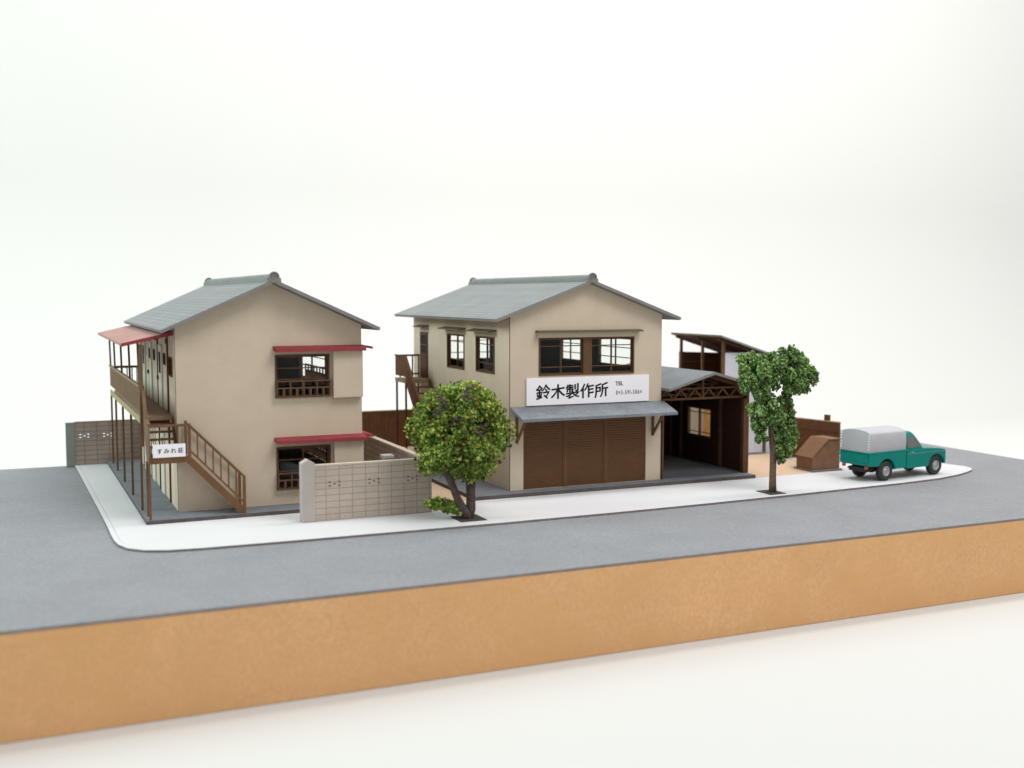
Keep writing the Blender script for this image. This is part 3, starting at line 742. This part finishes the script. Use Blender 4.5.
# hollows between the clumps where dark twigs show (most on the street side)
hol = []
for _ in range(34):
    d = V((rnd.gauss(0, 1), rnd.gauss(0, 1) - .7, rnd.gauss(0, .9))).normalized(); r = 1.12 + .28 * rnd.random(); hol.append((C1[0] + d.x * r, C1[1] + d.y * r, C1[2] + d.z * r, .12 + .16 * rnd.random()))
twg = [(10.0, 26.80, 3.22, .15), (10.66, 26.72, 3.40, .15), (10.28, 26.62, 2.72, .11), (10.95, 26.58, 2.35, .13), (10.55, 26.62, 1.85, .11)]
hol += [(t[0], t[1] - .18, t[2], t[3] * 1.5) for t in twg]
hol += [(9.95, 27.1, 1.25, .38), (10.35, 26.75, 1.20, .30), (11.0, 26.9, 1.12, .22), (10.2, 27.4, 1.0, .3)]
leaf_cloud(cr, lob, 15000, .047, .75, 1.0, rnd, hol)
clump_cloud(cr, lob, 7500, .033, .7, rnd, 1.0, hol)
leaf_cloud(cr, [(C1[0], C1[1], C1[2], 1.0)], 900, .06, .8, 1.0, rnd)
cr.build('crown', M['leaf1'], t1, weld=False, uv=False)
dt = MB()
for x, y, z, r in twg:
    lb = [(x + rnd.gauss(0, r * .5), y + .1 + rnd.random() * .2, z + rnd.gauss(0, r * .9), r * (.5 + .5 * rnd.random())) for _ in range(5)]
    clump_cloud(dt, lb, 60, .028, .95, rnd); leaf_cloud(dt, lb, 110, .04, .95, 1, rnd)
dt.build('dry_twigs', M['twig'], t1, weld=False, uv=False)
sp = MB(); sl = [(10.02, 27.75, .42, .20), (10.25, 27.7, .40, .20), (10.45, 27.65, .33, .19), (10.60, 27.6, .24, .16), (9.85, 27.75, .46, .13)]
leaf_cloud(sp, sl, 700, .055, .9, .8, rnd); clump_cloud(sp, sl, 260, .045, .8, rnd, .8)
sp.tube([(10.80, 27.5, .20), (10.4, 27.65, .30), (10.0, 27.75, .38)], [.03, .022, .012], 6)
sp.build('low_sprig', M['leaf1'], t1, weld=False, uv=False)

t2 = thing('street_tree', 'slim dark green street tree with lumpy clustered crown in front of the open garage', 'tree', (20.93, 27.5, 0))
MB().box(20.55, 21.15, 27.1, 27.85, .001, .012).build('soil_patch', M['soil'], t2)
tr = MB()
tr.tube([(20.93, 27.5, -.004), (20.92, 27.5, .3), (20.92, 27.5, .7), (20.93, 27.5, 1.2), (20.85, 27.5, 1.8), (20.8, 27.5, 2.5), (20.6, 27.5, 3.2)], [.12, .11, .10, .105, .10, .08, .05], 10)
tr.tube([(20.95, 27.5, 1.0), (21.25, 27.55, 1.6), (21.35, 27.5, 2.3), (21.42, 27.5, 3.0), (21.6, 27.5, 3.6)], [.09, .08, .075, .07, .04], 8)
tr.build('trunk', M['trunk2'], t2)
big = [(20.22, 27.5, 3.62, .52), (20.62, 27.35, 3.92, .46), (20.10, 27.7, 3.95, .40), (20.75, 27.6, 3.45, .42), (19.95, 27.45, 3.32, .34), (20.35, 27.4, 3.15, .33),
       (21.55, 27.5, 3.72, .50), (21.40, 27.45, 4.12, .38), (21.85, 27.6, 3.95, .40), (22.10, 27.45, 3.52, .36), (21.95, 27.55, 3.25, .32), (21.50, 27.4, 3.25, .36), (22.42, 27.5, 3.58, .13),
       (20.55, 27.4, 2.62, .42), (20.80, 27.3, 2.35, .34), (20.35, 27.5, 2.15, .30), (20.42, 27.45, 1.78, .22), (20.20, 27.5, 2.55, .26),
       (21.35, 27.5, 2.75, .27), (21.40, 27.45, 2.40, .25), (21.30, 27.4, 2.05, .30), (21.15, 27.4, 1.75, .30), (21.45, 27.5, 1.55, .33), (21.20, 27.35, 1.30, .28), (21.65, 27.5, 1.75, .22), (21.15, 27.4, 1.0, .17), (21.0, 27.4, 2.3, .25)]
lob = []
for b in big: lob += lobes_on(b[:3], b[3] * .66, 7, b[3] * .42, 1.0, rnd)
cr = MB(); clump_cloud(cr, lob, 13000, .030, .6, rnd); leaf_cloud(cr, lob, 5000, .04, .6, 1.0, rnd)
cr.build('crown', M['leaf2'], t2, weld=False, uv=False)

# ------------------------------------------------------------------ wooden bin
bn = thing('wooden_bin', 'brown wooden refuse bin with sloping lid beside the green truck', 'bin', (25.15, 30.55, 0))
MB().box(24.53, 25.79, 30.04, 31.08, -.003, .055).build('base_plate', M['slab'], bn)
b = MB(); b.prism([(24.58, 30.14, .056), (25.74, 30.14, .056), (25.74, 30.14, 1.06), (25.28, 30.14, 1.06), (24.66, 30.14, .50), (24.58, 30.14, .50)], (0, .86, 0))
b.build('body', M['bin'], bn, bevel=.008)
l = MB(); n = V((-.56, 0, .62)).normalized() * .045; A = V((24.57, 30.10, .44)); B = V((25.27, 30.10, 1.07)); A, B = A + n * .5, B + n * .5
l.prism([A, B, B + n, A + n], (0, .94, 0)); l.box(25.262, 25.76, 30.10, 31.04, 1.0605, 1.105); l.build('lid', M['bin'], bn, bevel=.006)

# ------------------------------------------------------------------ pickup truck (local frame: x forward, y to its left, origin under the rear axle)
ang = math.radians(7.06)
tk = thing('pickup_truck', 'green pickup truck with light grey canvas cover parked on the white pavement', 'truck', (25.56 - math.sin(ang) * .60, 27.67 + math.cos(ang) * .60, 0), ang)
HW = .625
def arc(cx, cz, r, a0, a1, n=10): return [(cx + r * math.cos(math.radians(a0 + (a1 - a0) * k / n)), cz + r * math.sin(math.radians(a0 + (a1 - a0) * k / n))) for k in range(n + 1)]
def ext(pts, y0, y1): 
    m = MB(); m.prism([(x, y0, z) for x, z in pts], (0, y1 - y0, 0)); return m
bed = [(-.82, .98), (-.83, .60), (-.80, .52), (-.40, .50)] + arc(0, .32, .405, 153, 12) + [(.42, .36), (.935, .36), (.935, .98)]
bo = ext(bed, -HW, HW).build('cargo_bed', M['green'], tk, local=True, bevel=.025)
MB().box(-.84, .94, -HW - .012, HW + .012, .925, .965).build('bed_rim', M['green'], bo, local=True, bevel=.01)
# two raised ribs on the side and tailgate
rb = MB(); rb.box(-.845, -.825, -HW + .06, HW - .06, .64, .90)
rb.build('tailgate', M['green'], bo, local=True, bevel=.012)
cab = [(.95, .95), (.95, .34), (1.98, .33)] + arc(2.44, .32, .41, 170, 8) + [(2.84, .37), (2.88, .42), (2.88, .78), (2.83, .855), (2.60, .895), (1.84, .955)]
co = ext(cab, -HW, HW).build('cab', M['green'], tk, local=True, bevel=.045)
g = MB()   # greenhouse by horizontal sections
secs = [(.93, .97, 1.90, .575), (1.10, .975, 1.78, .555), (1.30, .985, 1.62, .515), (1.44, 1.0, 1.49, .48), (1.505, 1.04, 1.42, .44), (1.53, 1.10, 1.34, .36)]
vs = []
for z, xa, xb, hw in secs:
    r = .07
    vs += [(xa, -hw, z), (xb - r * 1.6, -hw, z), (xb - r * .3, -hw + r, z), (xb, -hw * .45, z), (xb, hw * .45, z), (xb - r * .3, hw - r, z), (xb - r * 1.6, hw, z), (xa, hw, z)]
fs = []
for i in range(len(secs) - 1):
    for k in range(8): l = (k + 1) % 8; fs.append((i * 8 + k, i * 8 + l, i * 8 + 8 + l, i * 8 + 8 + k))
fs += [tuple(range(8)), tuple(range(len(vs) - 8, len(vs)))]
g.raw(vs, fs, 0, True); g.build('cab_roof', M['green'], co, local=True, bevel=.012)
def interp(z):
    for a, b in zip(secs, secs[1:]):
        if a[0] <= z <= b[0]: t = (z - a[0]) / (b[0] - a[0]); return [a[i] + (b[i] - a[i]) * t for i in range(4)]
for s in (-1, 1):
    m = MB(); zs = [1.0, 1.10, 1.20, 1.30, 1.40]
    pts = []
    for z in zs: q = interp(z); pts.append((q[1] + .085, s * (q[3] + .006), z))
    for z in reversed(zs): q = interp(z); pts.append((q[2] - .115 - .06, s * (q[3] + .006), z))
    m.prism(pts, (0, s * -.004, 0)); m.build('side_window', M['carglass'], tk, local=True)
    d = ext([(1.06, .43), (1.90, .43), (1.93, .60), (1.93, .93), (1.06, .93)], s * (HW - .01), s * (HW + .006)).build('door', M['green'], tk, local=True, bevel=.006)
    MB().box(1.12, 1.25, s * (HW + .0065), s * (HW + .028), .845, .875).build('handle', M['chrome'], d, local=True)
    t = MB().box(.98, 2.78, s * (HW + .0065), s * (HW + .014), .80, .818); t.build('trim_strip', M['trim'], tk, local=True)
    MB().lathe((2.884, s * .43, .66), (1, 0, 0), [(0, .085), (.02, .085), (.035, .05), (.04, .001)], 16).build('headlight', M['lamp_white'], tk, local=True)
    MB().box(-.83, -.76, s * .47 - .05, s * .47 + .05, .43, .515).build('tail_lamp', M['lamp_red'], tk, local=True)
m = MB()
qa, qb = interp(1.02), interp(1.42)
m.face([(qa[2] - .008 + .02, -qa[3] * .72, 1.02), (qa[2] - .008 + .02, qa[3] * .72, 1.02), (qb[2] + .012, qb[3] * .72, 1.42), (qb[2] + .012, -qb[3] * .72, 1.42)])
m.build('windshield', M['carglass'], tk, local=True)
MB().box(2.885, 2.90, -.40, .40, .56, .76).build('grille', M['chrome'], tk, local=True)
MB().box(2.88, 2.95, -.58, .58, .40, .48).build('front_bumper', M['chrome'], tk, local=True, bevel=.015)
c = MB(); c.box(-.70, 2.75, -.34, .34, .30, .44); c.tube([(0, -.5, .32), (0, .5, .32)], .06, 10); c.tube([(2.44, -.5, .32), (2.44, .5, .32)], .05, 10); c.tube([(-.78, .3, .40), (-.3, .3, .38)], .035, 8)
c.lathe((0, 0, .32), (1, 0, 0), [(-.13, .02), (-.06, .12), (.06, .12), (.13, .02)], 14)
c.build('chassis', M['dark'], tk, local=True)
# canvas cover: arched section swept along the bed
sec = [(-.605, .966), (-.612, 1.25), (-.598, 1.53)] + [(.598 * math.sin(math.radians(a)), 1.53 + .165 * math.cos(math.radians(a)) ** .8) for a in range(-75, 76, 15)] + [(.598, 1.53), (.612, 1.25), (.605, .966)]
n = len(sec); m = MB(); xs_ = [-.80, -.78, -.5, -.2, .1, .4, .7, .90, .915]
vs = []
for i, x in enumerate(xs_):
    k = .985 if i in (0, len(xs_) - 1) else (1.0 if i % 2 else .992)
    vs += [(x + (1.7 - z) * (-.04 if i < 2 else 0), y * k, .966 + (z - .966) * k) for y, z in sec]
fs = []
for i in range(len(xs_) - 1):
    for j in range(n): l = (j + 1) % n; fs.append((i * n + j, i * n + l, (i + 1) * n + l, (i + 1) * n + j))
fs += [tuple(range(n)), tuple(range(len(vs) - n, len(vs)))]
m.raw(vs, fs, 0, True); cv = m.build('canvas_cover', M['canvas'], tk, local=True, bevel=.01)
s = MB()
for z in (1.08, 1.17, 1.26, 1.35, 1.44, 1.52):
    x = -.80 - (1.7 - z) * .04
    for y in (-.57, .57): s.box(x - .016, x + .002, y - .022, y + .022, z - .02, z + .02)
s.build('lacing', M['white'], cv, local=True)
m = MB(); m.box(-.836, -.826, -.46, .46, .99, 1.52); 
for xw in (0, 2.44):
    for s in (-1, 1):
        w = MB(); cy = s * .50; ax = (0, s, 0)
        w.lathe((xw, cy, .325), ax, [(-.09, .19), (-.095, .29), (-.07, .318), (-.03, .325), (.03, .325), (.07, .318), (.095, .29), (.099, .17), (.07, .16)], 32)
        wo = w.build('wheel', M['tyre'], tk, local=True)
        r = MB(); r.lathe((xw, cy, .325), ax, [(.060, .165), (.097, .168), (.098, .150), (.07, .135), (.065, .09), (.09, .075), (.10, .05), (.102, .001)], 28)
        r.build('rim', M['chrome'], wo, local=True)

# ------------------------------------------------------------------ light: white studio corner, big soft lamp upper right, window light from the left
wd = bpy.data.worlds.new('World'); sc.world = wd; wd.use_nodes = True
bg = wd.node_tree.nodes['Background']; bg.inputs[0].default_value = (1.0, 1.0, .99, 1); bg.inputs[1].default_value = .66
def area(name, loc, to, sx, sy, power, col):
    l = bpy.data.lights.new(name, 'AREA'); l.shape = 'RECTANGLE'; l.size = sx; l.size_y = sy; l.energy = power; l.color = col
    o = bpy.data.objects.new(name, l); COL.objects.link(o); o.location = loc
    o.rotation_euler = (V(to) - V(loc)).to_track_quat('-Z', 'Y').to_euler(); return o
area('ceiling_lamp', (28, -3, 52), (16, 33, 0), 30, 24, 20500, (1, .98, .955))
area('window_light', (-38, 42, 32), (12, 36, 2), 24, 22, 21500, (.76, .96, .93))
area('backdrop_lamp', (46, 32, 42), (46, 66, 12), 84, 12, 25500, (1, 1, .98))  # unseen fill added to brighten the paper sweep

# ------------------------------------------------------------------ camera
cam = bpy.data.cameras.new('camera'); co_ = bpy.data.objects.new('camera', cam); COL.objects.link(co_); sc.camera = co_
f = 1107.0; cam.sensor_width = 36; cam.lens = 36 * f / 1024; cam.clip_end = 600; cam.clip_start = .1
pitch = math.atan(88 / f); th = math.atan((3020 - 512) / (f / math.cos(pitch)))
fwd = V((math.cos(th) * math.cos(pitch), math.sin(th) * math.cos(pitch), -math.sin(pitch)))
co_.location = (0, 0, 6.0); co_.rotation_euler = fwd.to_track_quat('-Z', 'Y').to_euler()
cam.dof.use_dof = True; cam.dof.focus_distance = 33.5; cam.dof.aperture_fstop = .17
sc.view_settings.view_transform = 'Standard'; sc.view_settings.look = 'None'; sc.view_settings.exposure = 0
sc.render.engine = 'CYCLES'; sc.cycles.max_bounces = 8; sc.cycles.transparent_max_bounces = 12
sc.render.filter_size = 0.95
